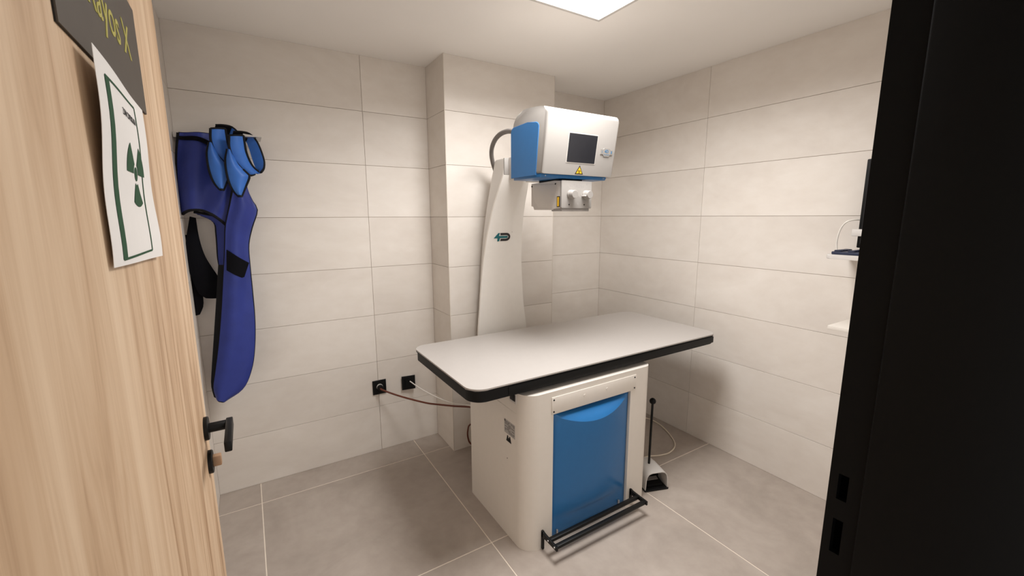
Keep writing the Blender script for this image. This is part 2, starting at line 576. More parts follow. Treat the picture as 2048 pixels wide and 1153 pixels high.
lk = obj('lock_rosette', lathe([(0, 0), (0.0255, 0), (0.0255, 0.007), (0.024, 0.0085), (0, 0.0085)], (FX, -1.552, 0.968), (1, 0, 0), 32), M['black_metal'], door, 40)
obj('thumb_turn', box(FX + 0.008, FX + 0.024, -1.560, -1.544, 0.957, 0.981, 0.002), M['bronze'], lk, 40, 'bronze coloured thumb turn')

# dark plaque on the door
sign = thing('door_sign', 'dark brown plaque with yellow-green lettering on the oak door', 'sign', (FX, -1.98, 1.66))
SX = FX + 0.0026
obj('plate', box(FX + 0.0012, SX, -2.135, -1.760, 1.661, 1.808), M['sign'], sign)
obj('back_board', box(FX + 0.0001, FX + 0.0012, -2.1355, -1.7605, 1.6605, 1.8085), M['sign_edge'], sign)
_w = text_bm('ayos X', 0.0615, (1, 0, 0), (0, 1, 0), (0, 0, 0))
_xs = [q.co.x for q in _w.verts]
_k = 0.166 / (max(_xs) - min(_xs))
_w.free()
def word(name, body, right):
    bm = text_bm(body, 0.0615, (0, 1, 0), (0, 0, 1), (SX + 0.0003, 0, 1.7187), xscale=_k, bold=0.0002)
    m = max(q.co.y for q in bm.verts)
    bmesh.ops.translate(bm, verts=bm.verts, vec=(0, right - m, 0))
    lo = min(q.co.y for q in bm.verts)
    obj(name, bm, M['sign_text'], sign)
    return lo
_lo = word('letter', 'X', -1.827)
word('word', 'Rayos', _lo - 0.019 * _k)

# paper warning sheet, lifting off the door at its upper left
PYL, PYR, PZ0, PZ1 = -2.088, -1.835, 1.452, 1.658

def paper_x(y, z):
    u = (y - PYL) / (PYR - PYL)
    v = (z - PZ0) / (PZ1 - PZ0)
    e = (0.0015 * (1 - u) + 0.0055 * u) * (1 - v) + (0.0118 * (1 - u) + 0.0062 * u) * v
    e += 0.0012 * math.sin(3.0 * PI * v + 1.0) * (1 - 0.3 * u) + 0.0008 * math.sin(2 * PI * u)
    return FX + 0.0012 + max(e, 0.0004)

def paper_patch(bm, pts, off=0.00035, depth=0.0002):
    """polygon (y, z) printed on the sheet; densified so that it follows the curl"""
    dense = []
    for i in range(len(pts)):
        a, b = pts[i], pts[(i + 1) % len(pts)]
        k = max(1, int(math.hypot(b[0] - a[0], b[1] - a[1]) / 0.012))
        for j in range(k):
            t = j / k
            dense.append((a[0] + (b[0] - a[0]) * t, a[1] + (b[1] - a[1]) * t))
    bm_prism(bm, [(paper_x(y, z) + off, y, z) for y, z in dense], (depth, 0, 0))

paper = thing('warning_sheet', 'white paper warning sheet with radiation trefoil taped to the oak door', 'paper', (FX, -1.96, PZ0))
bm = bmesh.new()
NU, NV = 24, 20
grid = [[None] * (NU + 1) for _ in range(NV + 1)]
for j in range(NV + 1):
    for i in range(NU + 1):
        u, v = i / NU, j / NV
        y = PYL + (PYR - PYL) * u + 0.006 * math.sin(PI * v * 2.2 + 0.5) * u - 0.004 * (1 - v) * (1 - u)
        z = PZ0 + (PZ1 - PZ0) * v + 0.004 * (1 - u) * (1 if v < 0.5 else 1) - 0.004 * u
        grid[j][i] = bm.verts.new((paper_x(y, z), y, z))
for j in range(NV):
    for i in range(NU):
        bm.faces.new((grid[j][i], grid[j][i + 1], grid[j + 1][i + 1], grid[j + 1][i]))
bm.normal_update()
bmesh.ops.solidify(bm, geom=bm.faces[:], thickness=0.0004)
obj('sheet', bm, M['paper'], paper, 60)
bm = bmesh.new()
bl, br, bb, bt = -2.056, -1.898, 1.461, 1.643
def strip(bm, a, b, w):
    n = 12
    for i in range(n):
        p = (a[0] + (b[0] - a[0]) * i / n, a[1] + (b[1] - a[1]) * i / n)
        q = (a[0] + (b[0] - a[0]) * (i + 1) / n, a[1] + (b[1] - a[1]) * (i + 1) / n)
        dx, dz = q[0] - p[0], q[1] - p[1]
        L = math.hypot(dx, dz)
        nx, nz = -dz / L * w / 2, dx / L * w / 2
        paper_patch(bm, [(p[0] + nx, p[1] + nz), (q[0] + nx, q[1] + nz), (q[0] - nx, q[1] - nz), (p[0] - nx, p[1] - nz)], 0.0003)
strip(bm, (bl + 0.006, bb), (bl + 0.006, bt), 0.017)
strip(bm, (br, bb), (br, bt), 0.005)
strip(bm, (bl, bt), (br, bt), 0.0025)
strip(bm, (bl, bb), (br, bb), 0.0025)
obj('printed_border', bm, M['print_green'], paper)
tc, tz, tr = -1.940, 1.557, 0.045
bm = bmesh.new()
for a0 in (120, 0, 240):
    pts = []
    for i in range(9):
        a = math.radians(a0 + 60 * i / 8)
        pts.append((tc + tr * 1.2 * math.cos(a), tz + tr * 0.88 * math.sin(a)))
    for i in range(9):
        a = math.radians(a0 + 60 - 60 * i / 8)
        pts.append((tc + 0.014 * math.cos(a), tz + 0.013 * math.sin(a)))
    paper_patch(bm, pts)
paper_patch(bm, [(tc + 0.009 * math.cos(2 * PI * k / 16), tz + 0.0085 * math.sin(2 * PI * k / 16)) for k in range(16)])
obj('trefoil', bm, M['print_green'], paper)
bm = text_bm('ZONA CONTROLADA', 0.0105, (0, 1, 0), (0, 0, 1), (0, -1.989, 1.6195), depth=0.0002, xscale=0.78)
for q in bm.verts:
    q.co.x = paper_x(q.co.y, q.co.z) + 0.00045 + q.co.x
obj('printed_heading', bm, M['print_black'], paper)

# ------------------------------------------------------------------ ceiling lamp
lamp = thing('ceiling_light', 'square white LED panel in the ceiling', 'lamp', (-1.32, -1.33, H))
lx0, lx1, ly0, ly1 = -1.622, -1.022, -1.628, -1.028
bm = bmesh.new()
for a in ((lx0, lx1, ly0, ly0 + 0.014), (lx0, lx1, ly1 - 0.014, ly1), (lx0, lx0 + 0.014, ly0 + 0.014, ly1 - 0.014), (lx1 - 0.014, lx1, ly0 + 0.014, ly1 - 0.014)):
    bm_box(bm, a[0], a[1], a[2], a[3], H - 0.010, H + 0.0005)
obj('frame', bm, M['white_matt'], lamp)
obj('diffuser', box(lx0 + 0.014, lx1 - 0.014, ly0 + 0.014, ly1 - 0.014, H - 0.008, H - 0.002), M['lamp'], lamp)

_ld = bpy.data.lights.new('panel_light', 'AREA')
_ld.shape = 'SQUARE'
_ld.size = 0.57
_ld.energy = LAMP_POWER
_ld.color = LAMP_COLOR
_ld.spread = LAMP_SPREAD
_lo = bpy.data.objects.new('panel_light', _ld)
COL.objects.link(_lo)
_lo.location = (0, 0, -0.012)
_lo.parent = lamp

# ------------------------------------------------------------------ X-ray table
XC = -1.165
table = thing('xray_table', 'X-ray table with white cabinet, blue front and long white top', 'table', (XC, -0.97, 0))
CX0, CX1, CYF, CYB, CZ = -1.567, -0.785, -1.243, -0.712, 0.748
# cabinet: outline with rounded front corners and a recess for the blue front
BX0, BX1 = -1.420, -0.938
def arc(cx, cy, r, a0, a1, n=10):
    return [(cx + r * math.cos(math.radians(a0 + (a1 - a0) * i / n)), cy + r * math.sin(math.radians(a0 + (a1 - a0) * i / n))) for i in range(n + 1)]
R = 0.075
out = arc(CX0 + R, CYF + R, R, 180, 270) + [(BX0, CYF), (BX0, CYF + 0.05), (BX1, CYF + 0.05), (BX1, CYF)] + arc(CX1 - 0.05, CYF + 0.05, 0.05, 270, 360) + [(CX1, CYB), (CX0, CYB)]
bm = bmesh.new()
bm_prism(bm, [(x, y, 0.0) for x, y in out], (0, 0, 0.650))
cab = obj('cabinet', bm, M['white_paint'], table, 35)
out = arc(CX0 + R, CYF + R, R, 180, 270) + arc(CX1 - 0.05, CYF + 0.05, 0.05, 270, 360) + [(CX1, CYB), (CX0, CYB)]
bm = bmesh.new()
bm_prism(bm, [(x, y, 0.650) for x, y in out], (0, 0, CZ - 0.650), 0.006, 3)
obj('cabinet_top', bm, M['white_paint'], table, 35)
# header strip with screws
strip_o = obj('header_strip', box(-1.432, -0.906, CYF - 0.004, CYF, 0.642, 0.722, 0.0015), M['white_paint'], table, 40)
for x in (-1.421, -0.917):
    for z in (0.654, 0.709):
        obj('screw', lathe([(0, 0), (0.0042, 0), (0.0035, 0.002), (0, 0.002)], (x, CYF - 0.004, z), (0, -1, 0), 12), M['black_metal'], strip_o, 40, 'black screw head')
for x in (-1.245, -1.105):
    obj('cap', lathe([(0, 0), (0.007, 0), (0.006, 0.0015), (0, 0.0015)], (x, CYF - 0.004, 0.690), (0, -1, 0), 16), M['white_paint'], strip_o, 40)
# blue front: bulging panel with scooped top
NS = 24
bm = bmesh.new()
yb = CYF + 0.013
def bulge(s):
    return 0.050 * (1 - s * s)
rows = []
levels = ['back', 'lip', 0.52, 0.40, 0.28, 0.18, 0.135, 0.112, 0.085, 0.04, 0.012]
for lv in levels:
    row = []
    for i in range(NS + 1):
        s = -1 + 2 * i / NS
        x = BX0 + 0.003 + (BX1 - BX0 - 0.006) * i / NS
        ztop = 0.570 + 0.060 * s * s
        if lv == 'back':
            row.append(bm.verts.new((x, yb + 0.004 * (1 - s * s), 0.640)))
        elif lv == 'lip':
            row.append(bm.verts.new((x, yb - bulge(s), ztop)))
        else:
            b = bulge(s) * (0.62 + 0.38 * min(1, max(0, (lv - 0.135) / 0.42)))
            if lv <= 0.112:
                b *= 0.0 if lv < 0.09 else 0.45
            elif lv <= 0.135:
                b *= 0.85
            z = lv if lv < 0.5 else (0.40 + (ztop - 0.40) * 0.6)
            row.append(bm.verts.new((x, yb - b, z)))
    rows.append(row)
for a, b in zip(rows, rows[1:]):
    for i in range(NS):
        bm.faces.new((a[i], a[i + 1], b[i + 1], b[i]))
bmesh.ops.recalc_face_normals(bm, faces=bm.faces)
bl_o = obj('front_panel', bm, M['blue_panel'], table, 28, 'bulging glossy blue front panel with scooped top')
sd = bl_o.modifiers.new('thick', 'SOLIDIFY')
sd.thickness = 0.004
sd.offset = -1
obj('panel_backing', box(BX0, BX1, CYF + 0.042, CYF + 0.05, 0.01, 0.65), M['blue_panel'], table)
for x in (-1.385, -0.985):
    obj('panel_catch', box(x - 0.004, x + 0.004, yb - 0.010, yb - 0.001, 0.030, 0.052, 0.001), M['steel'], bl_o)
# foot rail
rail = obj('foot_rail', box(-1.476, -0.909, -1.307, -1.287, 0.070, 0.086, 0.003), M['black_metal'], table, 40)
obj('rail_bar', box(-1.476, -0.909, -1.353, -1.333, 0.070, 0.086, 0.003), M['black_metal'], rail, 40)
for x in (-1.482, -0.915):
    bm = bmesh.new()
    bm_prism(bm, [(x, -1.357, 0.067), (x, -1.357, 0.087), (x, -1.280, 0.089), (x, CYF - 0.003, 0.094), (x, CYF - 0.003, 0.062), (x, -1.280, 0.069)], (0.010, 0, 0), 0.001, 1)
    bm_box(bm, x, x + 0.010, CYF - 0.012, CYF - 0.0003, 0.004 if x < -1.2 else 0.030, 0.094)
    bk = obj('rail_bracket', bm, M['black_metal'], rail, 40)
    if x < -1.2:
        for yy in (-1.297, -1.343):
            obj('bolt', lathe([(0, 0), (0.0045, 0), (0.004, 0.002), (0, 0.002)], (x, yy, 0.078), (-1, 0, 0), 12), M['steel'], rail, 40, 'steel bolt head')
# stickers and switch on the left side
def side_quad(y0, y1, z0, z1, t=0.0006):
    return box(CX0 - t, CX0, min(y0, y1), max(y0, y1), z0, z1)
sticker = obj('rating_label', side_quad(-1.066, -1.157, 0.523, 0.589), M['sticker'], cab, None, 'grey printed rating label')
bm = bmesh.new()
random.seed(3)
z = 0.582
while z > 0.528:
    y = -1.071
    while y > -1.150:
        w = random.uniform(0.006, 0.02)
        if random.random() < 0.72:
            bm_box(bm, CX0 - 0.0010, CX0 - 0.0005, max(y - w, -1.153), y, z - 0.0024, z)
        y -= w + 0.003
    z -= 0.0062
obj('label_print', bm, M['sticker_ink'], cab)
bm = bmesh.new()
bm_box(bm, CX0 - 0.0010, CX0 - 0.0004, -1.0755, -1.068, 0.578, 0.587)
obj('label_mark', bm, M['print_black'], cab)
obj('symbol_sticker', prism([(CX0 - 0.0008, y, z) for y, z in ((-1.082, 0.487), (-1.126, 0.487), (-1.121, 0.503), (-1.117, 0.516), (-1.109, 0.516), (-1.108, 0.506), (-1.101, 0.506), (-1.099, 0.516), (-1.091, 0.516), (-1.088, 0.503))], (0.0008, 0, 0)), M['print_black'], cab, None, 'black symbol sticker')
sw = obj('switch_frame', side_quad(-1.118, -1.172, 0.696, 0.742, 0.004), M['white_matt'], cab)
obj('rocker_switch', box(CX0 - 0.007, CX0 - 0.003, -1.166, -1.124, 0.706, 0.738, 0.002), M['black_plastic'], cab, 40, 'black rocker switch')
obj('side_screw', lathe([(0, 0), (0.003, 0), (0, 0.0015)], (CX0, -1.090, 0.40), (-1, 0, 0), 10), M['print_black'], cab)
# floating top
TX0, TX1, TY0, TY1, TZ = -1.808, -0.203, -1.226, -0.522, 0.826
o2 = round_rect(TX0, TX1, TY0, TY1, 0.072, 10)
bm = prism([(x, y, TZ - 0.010) for x, y in o2], (0, 0, 0.010), 0.003, 3)
obj('table_top', bm, M['white_top'], table, 40)
bm = prism([(x, y, TZ - 0.0125) for x, y in o2], (0, 0, 0.006), 0.001, 1)
obj('edge_band', bm, M['black_plastic'], table, 40)
o3 = round_rect(TX0 + 0.006, TX1 - 0.006, TY0 + 0.006, TY1 - 0.006, 0.068, 10)
bm = prism([(x, y, TZ - 0.058) for x, y in o3], (0, 0, 0.047), 0.004, 2)
obj('top_frame', bm, M['black_plastic'], table, 40)
obj('frame_rail', box(TX0 + 0.17, TX1 - 0.04, TY0 + 0.003, TY0 + 0.012, TZ - 0.052, TZ - 0.016, 0.002), M['black_plastic'], table, 40)
obj('slide_plate', box(CX0 + 0.12, CX1 - 0.06, CYF + 0.10, CYB + 0.03, CZ - 0.002, TZ - 0.056), M['grey_shell'], table)
obj('brake_rail', box(CX0 + 0.16, CX1 - 0.12, TY0 + 0.040, TY0 + 0.075, TZ - 0.072, TZ - 0.056), M['black_plastic'], table)

# ------------------------------------------------------------------ X-ray stand: column, arm, tube head, collimator
stand = thing('xray_stand', 'white X-ray column carrying a white and blue tube head over the table', 'x-ray machine', (XC, -0.40, 0))
#      z      y_front  half   y_back  half_back
sec = [(0.000, -0.400, 0.205, -0.300, 0.150), (0.35, -0.392, 0.200, -0.300, 0.145), (0.60, -0.384, 0.188, -0.300, 0.140),
       (0.804, -0.377, 0.175, -0.300, 0.133), (0.939, -0.371, 0.160, -0.305, 0.130), (1.063, -0.372, 0.150, -0.318, 0.129),
       (1.215, -0.380, 0.137, -0.333, 0.127), (1.306, -0.394, 0.129, -0.343, 0.123), (1.395, -0.411, 0.121, -0.353, 0.118),
       (1.540, -0.455, 0.108, -0.372, 0.106), (1.664, -0.512, 0.095, -0.394, 0.093), (1.731, -0.542, 0.087, -0.406, 0.085)]
def interp(z):
    for a, b in zip(sec, sec[1:]):
        if z <= b[0] + 1e-9:
            t = (z - a[0]) / (b[0] - a[0])
            return [a[k] + (b[k] - a[k]) * t for k in range(5)]
    return list(sec[-1])
dense = catmull([Vector((s[0], s[1], s[2])) for s in sec], 4)
dense2 = catmull([Vector((s[0], s[3], s[4])) for s in sec], 4)
# front cover
bm = bmesh.new()
rings = []
for a, c in zip(dense, dense2):
    z, yf, hw = a
    tb = 0.014
    rings.append([bm.verts.new((XC - hw, yf, z)), bm.verts.new((XC - hw * 0.5, yf - 0.004, z)), bm.verts.new((XC, yf - 0.006, z)), bm.verts.new((XC + hw * 0.5, yf - 0.004, z)), bm.verts.new((XC + hw, yf, z)),
                  bm.verts.new((XC + hw, yf + tb, z)), bm.verts.new((XC - hw, yf + tb, z))])
for a, b in zip(rings, rings[1:]):
    for k in range(7):
        bm.faces.new((a[k], a[(k + 1) % 7], b[(k + 1) % 7], b[k]))
bm.faces.new(rings[0]); bm.faces.new(list(reversed(rings[-1])))
cover = obj('column_cover', bm, M['column_white'], stand, 35)
# column body behind it
bm = bmesh.new()
rings = []
body = [(a[0], a[1] + 0.012, min(a[2], c[2] + 0.4) - 0.004, c[1], c[2]) for a, c in zip(dense, dense2)]
body += [(1.77, -0.530, 0.079, -0.414, 0.079), (1.812, -0.530, 0.078, -0.424, 0.076), (1.822, -0.530, 0.074, -0.436, 0.072)]
for z, yf, hw, ybk, hb in body:
    rings.append([bm.verts.new((XC - hw, yf, z)), bm.verts.new((XC + hw, yf, z)), bm.verts.new((XC + hb, ybk, z)), bm.verts.new((XC - hb, ybk, z))])
for a, b in zip(rings, rings[1:]):
    for k in range(4):
        bm.faces.new((a[k], a[(k + 1) % 4], b[(k + 1) % 4], b[k]))
bm.faces.new(rings[0]); bm.faces.new(list(reversed(rings[-1])))
col_o = obj('column', bm, M['grey_shell'], stand, 35)
obj('mount_plate', box(XC - 0.079, XC + 0.079, -0.538, -0.528, 1.733, 1.824, 0.002), M['white_gloss'], stand, 40)
arm = obj('arm', box(XC - 0.052, XC + 0.052, -0.83, -0.535, 1.705, 1.828, 0.008), M['white_matt'], stand, 40)
obj('arm_bracket', box(XC - 0.085, XC + 0.10, -0.98, -0.76, 1.676, 1.690, 0.003), M['grey_shell'], arm, 40)
obj('cover_screw', lathe([(0, 0), (0.003, 0), (0, 0.002)], (XC + 0.090, interp(1.64)[1] - 0.001, 1.65), (0, -1, 0.3), 8), M['print_black'], cover)
# logo on the cover: teal and charcoal marks
def cover_y(x, z):
    s = interp(z)
    t = abs(x - XC) / s[2]
    return s[1] - 0.006 * (1 - t * t * 0.9) - 0.0012
def logo(bm, pts):
    P = []
    for px, py in pts:
        x = -1.244 + px * 0.112
        z = 1.354 + py * 0.052
        P.append((x, z))
    bm_prism(bm, [(x, cover_y(x, z), z) for x, z in P], (0, 0.004, 0))
bm = bmesh.new()
logo(bm, [(0.0, 0.36), (0.24, 0.96), (0.33, 0.96), (0.29, 0.62), (0.62, 0.62), (0.62, 0.36), (0.36, 0.36), (0.33, 0.0), (0.22, 0.0), (0.22, 0.36)])
logo(bm, [(0.62, 0.62), (0.80, 0.62), (0.84, 0.55), (0.84, 0.43), (0.80, 0.36), (0.62, 0.36)])
obj('logo_bar', bm, M['teal'], cover, None, 'teal part of the printed logo')
bm = bmesh.new()
outer = [(0.36, 0.96), (0.74, 0.96)] + [(0.74 + 0.26 * math.sin(a), 0.49 + 0.47 * math.cos(a)) for a in [PI * k / 10 for k in range(1, 10)]] + [(0.74, 0.02), (0.40, 0.02)]
inner = [(0.42, 0.28), (0.72, 0.28)] + [(0.72 + 0.17 * math.sin(a), 0.49 - 0.21 * math.cos(a)) for a in [PI * k / 10 for k in range(1, 10)]] + [(0.72, 0.70), (0.38, 0.70)]
n = 9
top = outer[:2] + outer[2:11]
inn_rev = list(reversed(inner))
for i in range(len(outer) - 1):
    a, b = outer[i], outer[i + 1]
    c, e = inn_rev[i + 1], inn_rev[i]
    logo(bm, [a, b, c, e])
logo(bm, [(1.08, 1.02), (1.10, 1.02), (1.10, 1.06), (1.08, 1.06)])
obj('logo_letter', bm, M['logo_dark'], cover, None, 'charcoal letter of the printed logo')

# tube head
HX0, HX1 = -1.376, -0.954
prof = [(-0.826, 1.690), (-0.832, 1.915), (-0.840, 1.938), (-0.853, 1.955), (-0.873, 1.970), (-0.900, 1.978), (-0.930, 1.981), (-0.977, 1.980), (-1.043, 1.974), (-1.090, 1.966),
        (-1.106, 1.961), (-1.116, 1.951), (-1.120, 1.938), (-1.079, 1.689)]
bm = bmesh.new()
bm_prism(bm, [(HX0, y, z) for y, z in prof], (HX1 - HX0, 0, 0), 0.0125, 4)
head = obj('tube_head', bm, M['white_gloss'], stand, 35)
bp = [(-0.826, 1.684), (-0.826, 1.895), (-0.832, 1.909), (-0.846, 1.917), (-0.969, 1.920), (-1.036, 1.911), (-1.050, 1.905), (-1.058, 1.892), (-1.034, 1.684)]
for x0, dx in ((HX0 - 0.003, 0.010), (HX1 - 0.007, 0.010)):
    obj('side_panel', prism([(x0, y, z) for y, z in bp], (dx, 0, 0), 0.0015, 1), M['blue_side'], head, 40, 'blue side panel')
obj('bottom_tray', box(HX0 + 0.004, HX1 - 0.03, -1.064, -0.84, 1.674, 1.691, 0.002), M['blue_panel'], head, 40, 'dark blue tray under the head')
for x in (HX0 + 0.030, HX1 - 0.045):
    obj('tray_screw', lathe([(0, 0), (0.003, 0), (0.0025, 0.0015), (0, 0.0015)], (x, -1.064, 1.682), (0, -1, 0), 10), M['steel'], head)
fn = Vector((0, -0.249, -0.041)).normalized()        # outward normal of the front face
fu = Vector((1, 0, 0))
fv = fn.cross(fu) * -1
if fv.z < 0: fv = -fv
F0 = Vector((0, -1.079, 1.689))
def fpt(x, z, off=0.0):
    t = (z - F0.z) / fv.z
    return Vector((x, F0.y, F0.z)) + fv * t + fn * off
def fquad(pts, d, off=0.0):
    return prism([fpt(x, z, off) for x, z in pts], fn * d, 0.0)
obj('screen_bezel', fquad([(-1.251, 1.741), (-1.079, 1.741), (-1.079, 1.869), (-1.251, 1.869)], 0.0012), M['grey_shell'], head)
obj('screen', fquad([(-1.248, 1.744), (-1.082, 1.744), (-1.082, 1.866), (-1.248, 1.866)], 0.0008, 0.0010), M['screen'], head, None, 'dark switched-off touch screen')
bx, bz = -1.016, 1.800
bpts = [(-0.038, -0.010), (-0.022, -0.010), (-0.016, -0.019), (0.016, -0.019), (0.022, -0.010), (0.038, -0.010), (0.038, 0.012), (0.022, 0.012), (0.016, 0.017), (-0.016, 0.017), (-0.022, 0.012), (-0.038, 0.012)]
bd = obj('badge', fquad([(bx + a, bz + b) for a, b in bpts], 0.003), M['white_gloss'], head, None, 'small raised white badge')
bm = text_bm('4D', 0.019, fu, fv, fpt(bx - 0.013, bz - 0.002, 0.0033), 0.0004, bold=0.0004)
bm_prism(bm, [fpt(bx + a, bz + b, 0.0031) for a, b in ((-0.030, -0.004), (-0.028, -0.004), (-0.028, 0.006), (-0.030, 0.006))], fn * 0.0004)
for k in range(4):
    bm_prism(bm, [fpt(bx - 0.016 + 0.009 * k + a, bz - 0.012 + b, 0.0031) for a, b in ((0, 0), (0.006, 0), (0.006, 0.0025), (0, 0.0025))], fn * 0.0004)
bm_prism(bm, [fpt(bx + a, bz + b, 0.0031) for a, b in ((0.027, -0.005), (0.033, -0.005), (0.033, 0.007), (0.027, 0.007))], fn * 0.0004)
obj('badge_print', bm, M['badge_blue'], head)
obj('radiation_sticker', fquad([(-1.191, 1.694), (-1.143, 1.694), (-1.167, 1.733)], 0.0006), M['print_black'], head, None, 'black edged radiation warning triangle')
obj('sticker_field', fquad([(-1.1845, 1.6975), (-1.1495, 1.6975), (-1.167, 1.7265)], 0.0004, 0.0005), M['yellow'], head, None, 'yellow field of the warning triangle')
bm = bmesh.new()
cx, cz = -1.167, 1.706
for a0 in (120, 0, 240):
    pts = [(cx + 0.0078 * math.cos(math.radians(a0 + 60 * i / 6)), cz + 0.0078 * math.sin(math.radians(a0 + 60 * i / 6))) for i in range(7)]
    pts += [(cx + 0.0024 * math.cos(math.radians(a0 + 60 - 60 * i / 6)), cz + 0.0024 * math.sin(math.radians(a0 + 60 - 60 * i / 6))) for i in range(7)]
    bm_prism(bm, [fpt(x, z, 0.0008) for x, z in pts], fn * 0.0003)
bm_prism(bm, [fpt(cx + 0.0016 * math.cos(PI * k / 5), cz + 0.0016 * math.sin(PI * k / 5), 0.0008) for k in range(10)], fn * 0.0003)
obj('sticker_trefoil', bm, M['print_black'], head)
hose = catmull([(-1.34, -0.835, 1.905), (-1.345, -0.79, 1.914), (-1.326, -0.70, 1.929), (-1.318, -0.62, 1.928), (-1.303, -0.54, 1.913), (-1.283, -0.47, 1.885), (-1.265, -0.43, 1.850), (-1.240, -0.400, 1.810), (-1.205, -0.37, 1.761), (-1.18, -0.345, 1.70), (-1.17, -0.335, 1.55)], 6)
obj('hose', tube(hose, 0.0125, 14), M['hose'], stand, 40, 'grey flexible hose arching behind the head')
# collimator
KX0, KX1, KY0, KY1, KZ0, KZ1 = -1.256, -1.074, -1.068, -0.818, 1.539, 1.665
kp = [(-0.818, 1.552), (-0.838, 1.552), (-0.843, 1.534), (-1.000, 1.532), (-1.004, 1.539), (-1.060, 1.539), (-1.060, 1.664), (-1.010, 1.667), (-0.818, 1.663)]
co = obj('collimator', prism([(KX0 + 0.002, y, z) for y, z in kp], (KX1 - KX0 - 0.004, 0, 0), 0.002, 1), M['grey_shell'], stand, 40)
o4 = round_rect(KX0, KX1, KZ0, KZ1, 0.006, 4)
obj('face_plate', prism([(x, KY0, z) for x, z in o4], (0, 0.012, 0), 0.0012, 2), M['white_gloss'], co, 40)
hp = [(-0.830, 1.658), (-0.833, 1.62), (-0.850, 1.575), (-0.880, 1.546), (-0.995, 1.541), (-1.015, 1.575), (-1.032, 1.62), (-1.030, 1.652)]
obj('side_bulge', prism([(KX0 + 0.0005, y, z) for y, z in hp], (0.004, 0, 0), 0.002, 2), M['grey_shell'], co, 40)
obj('collimator_neck', box(XC - 0.07, XC + 0.07, -1.02, -0.86, 1.660, 1.680), M['black_plastic'], co)
for x, tab in ((-1.204, False), (-1.112, True)):
    kn = obj('knob', lathe([(0, 0), (0.0215, 0), (0.0215, 0.008), (0.0195, 0.010), (0.0185, 0.032), (0.0170, 0.034), (0, 0.034)], (x, KY0, 1.602), (0, -1, 0), 28), M['white_gloss'], co, 35, 'white adjustment knob')
    if tab:
        obj('pointer', box(x - 0.027, x - 0.015, KY0 - 0.026, KY0 - 0.002, 1.594, 1.600, 0.001), M['white_matt'], co, 40)
    obj('stop_pin', lathe([(0, 0), (0.003, 0), (0.003, 0.002), (0, 0.002)], (x - 0.008, KY0, 1.556), (0, -1, 0), 10), M['print_black'], co)
bm = bmesh.new()
for k in range(11):
    x = -1.207 + 0.0078 * k
    zt = 1.6565 - 0.0004 * k
    for j in range(4):
        if (k * 7 + j * 3) % 5:
            bm_box(bm, x, x + 0.0026, KY0 - 0.0004, KY0, zt - 0.0048 * (j + 1), zt - 0.0048 * j - 0.0012)
bm_box(bm, -1.108, -1.105, KY0 - 0.0004, KY0, 1.648, 1.654)
bm_box(bm, -1.162, -1.154, KY0 - 0.0004, KY0, 1.556, 1.558)
bm_box(bm, -1.162, -1.154, KY0 - 0.0004, KY0, 1.561, 1.563)
bm_box(bm, -1.159, -1.157, KY0 - 0.0004, KY0, 1.553, 1.566)
obj('face_print', bm, M['print_grey'], co)['kind'] = 'stuff'
obj('warning_label', box(KX0 - 0.0005, KX0 + 0.0022, -1.053, -1.033, 1.545, 1.594), M['print_black'], co, None, 'black framed yellow warning label')
obj('label_field', box(KX0 - 0.0010, KX0, -1.0500, -1.036, 1.5485, 1.5905), M['yellow'], co, None, 'yellow field of the warning label')
for y, z in ((-1.020, 1.651), (-0.826, 1.650)):
    obj('side_screw', lathe([(0, 0), (0.0042, 0), (0.0036, 0.003), (0, 0.003)], (KX0 + 0.002, y, z), (-1, 0, 0), 12), M['black_metal'], co, None, 'black screw head')
obj('guide_rail', box(KX0 + 0.006, KX1 - 0.01, -1.062, -0.985, 1.526, 1.539, 0.001), M['clear'], co, None, 'clear acrylic guide plate')

# ------------------------------------------------------------------ foot pedal behind the cabinet
ang = math.radians(-19)
PB = Vector((-0.759, -1.216, 0))
pu = Vector((math.cos(ang), math.sin(ang), 0))
pv = Vector((-math.sin(ang), math.cos(ang), 0))
def pw(a, b, z):
    return PB + pu * a + pv * b + Vector((0, 0, z))
pedal = thing('foot_pedal', 'white hooded foot pedal with tall black rod beside the cabinet', 'foot switch', tuple(pw(0.07, 0.11, 0)))
W, D = 0.140, 0.20
bm = prism([pw(a, b, 0.0) for a, b in round_rect(-0.004, W + 0.004, -0.006, D, 0.008, 4)], (0, 0, 0.009), 0.002, 1)
obj('base_plate', bm, M['black_plastic'], pedal, 40)
# arched hood, open at the front
bm = bmesh.new()
def hood(t, sc=1.0, h=0.105):
    # t 0..1 from left foot over the top to right foot
    pts = [(0.0, 0.0), (0.002, 0.3), (0.004, 0.60), (0.010, 0.82), (0.022, 0.95), (0.040, 1.0), (W - 0.040, 1.0), (W - 0.022, 0.95), (W - 0.010, 0.82), (W - 0.004, 0.60), (W - 0.002, 0.3), (W, 0.0)]
    return [(a, z * h) for a, z in pts]
secs = [(0.0, 0.0, 0.098), (0.02, 0.0, 0.100), (0.10, 0.002, 0.104), (0.15, 0.006, 0.100), (0.175, 0.012, 0.085)]
rings = []
for b, ins, h in secs:
    ring = []
    for a, z in hood(0, 1, h):
        a2 = ins + a * (W - 2 * ins) / W
        lean = 0.018 * (1 - z / h) if b == 0.0 else 0
        ring.append(bm.verts.new(pw(a2, b - lean * 0.0, 0.009 + z)))
    rings.append(ring)
for a, b in zip(rings, rings[1:]):
    for k in range(len(a) - 1):
        bm.faces.new((a[k], a[k + 1], b[k + 1], b[k]))
bm.faces.new(rings[-1])
bmesh.ops.recalc_face_normals(bm, faces=bm.faces)
bm.normal_update()
bmesh.ops.solidify(bm, geom=bm.faces[:], thickness=0.004)
obj('hood', bm, M['white_matt'], pedal, 40)
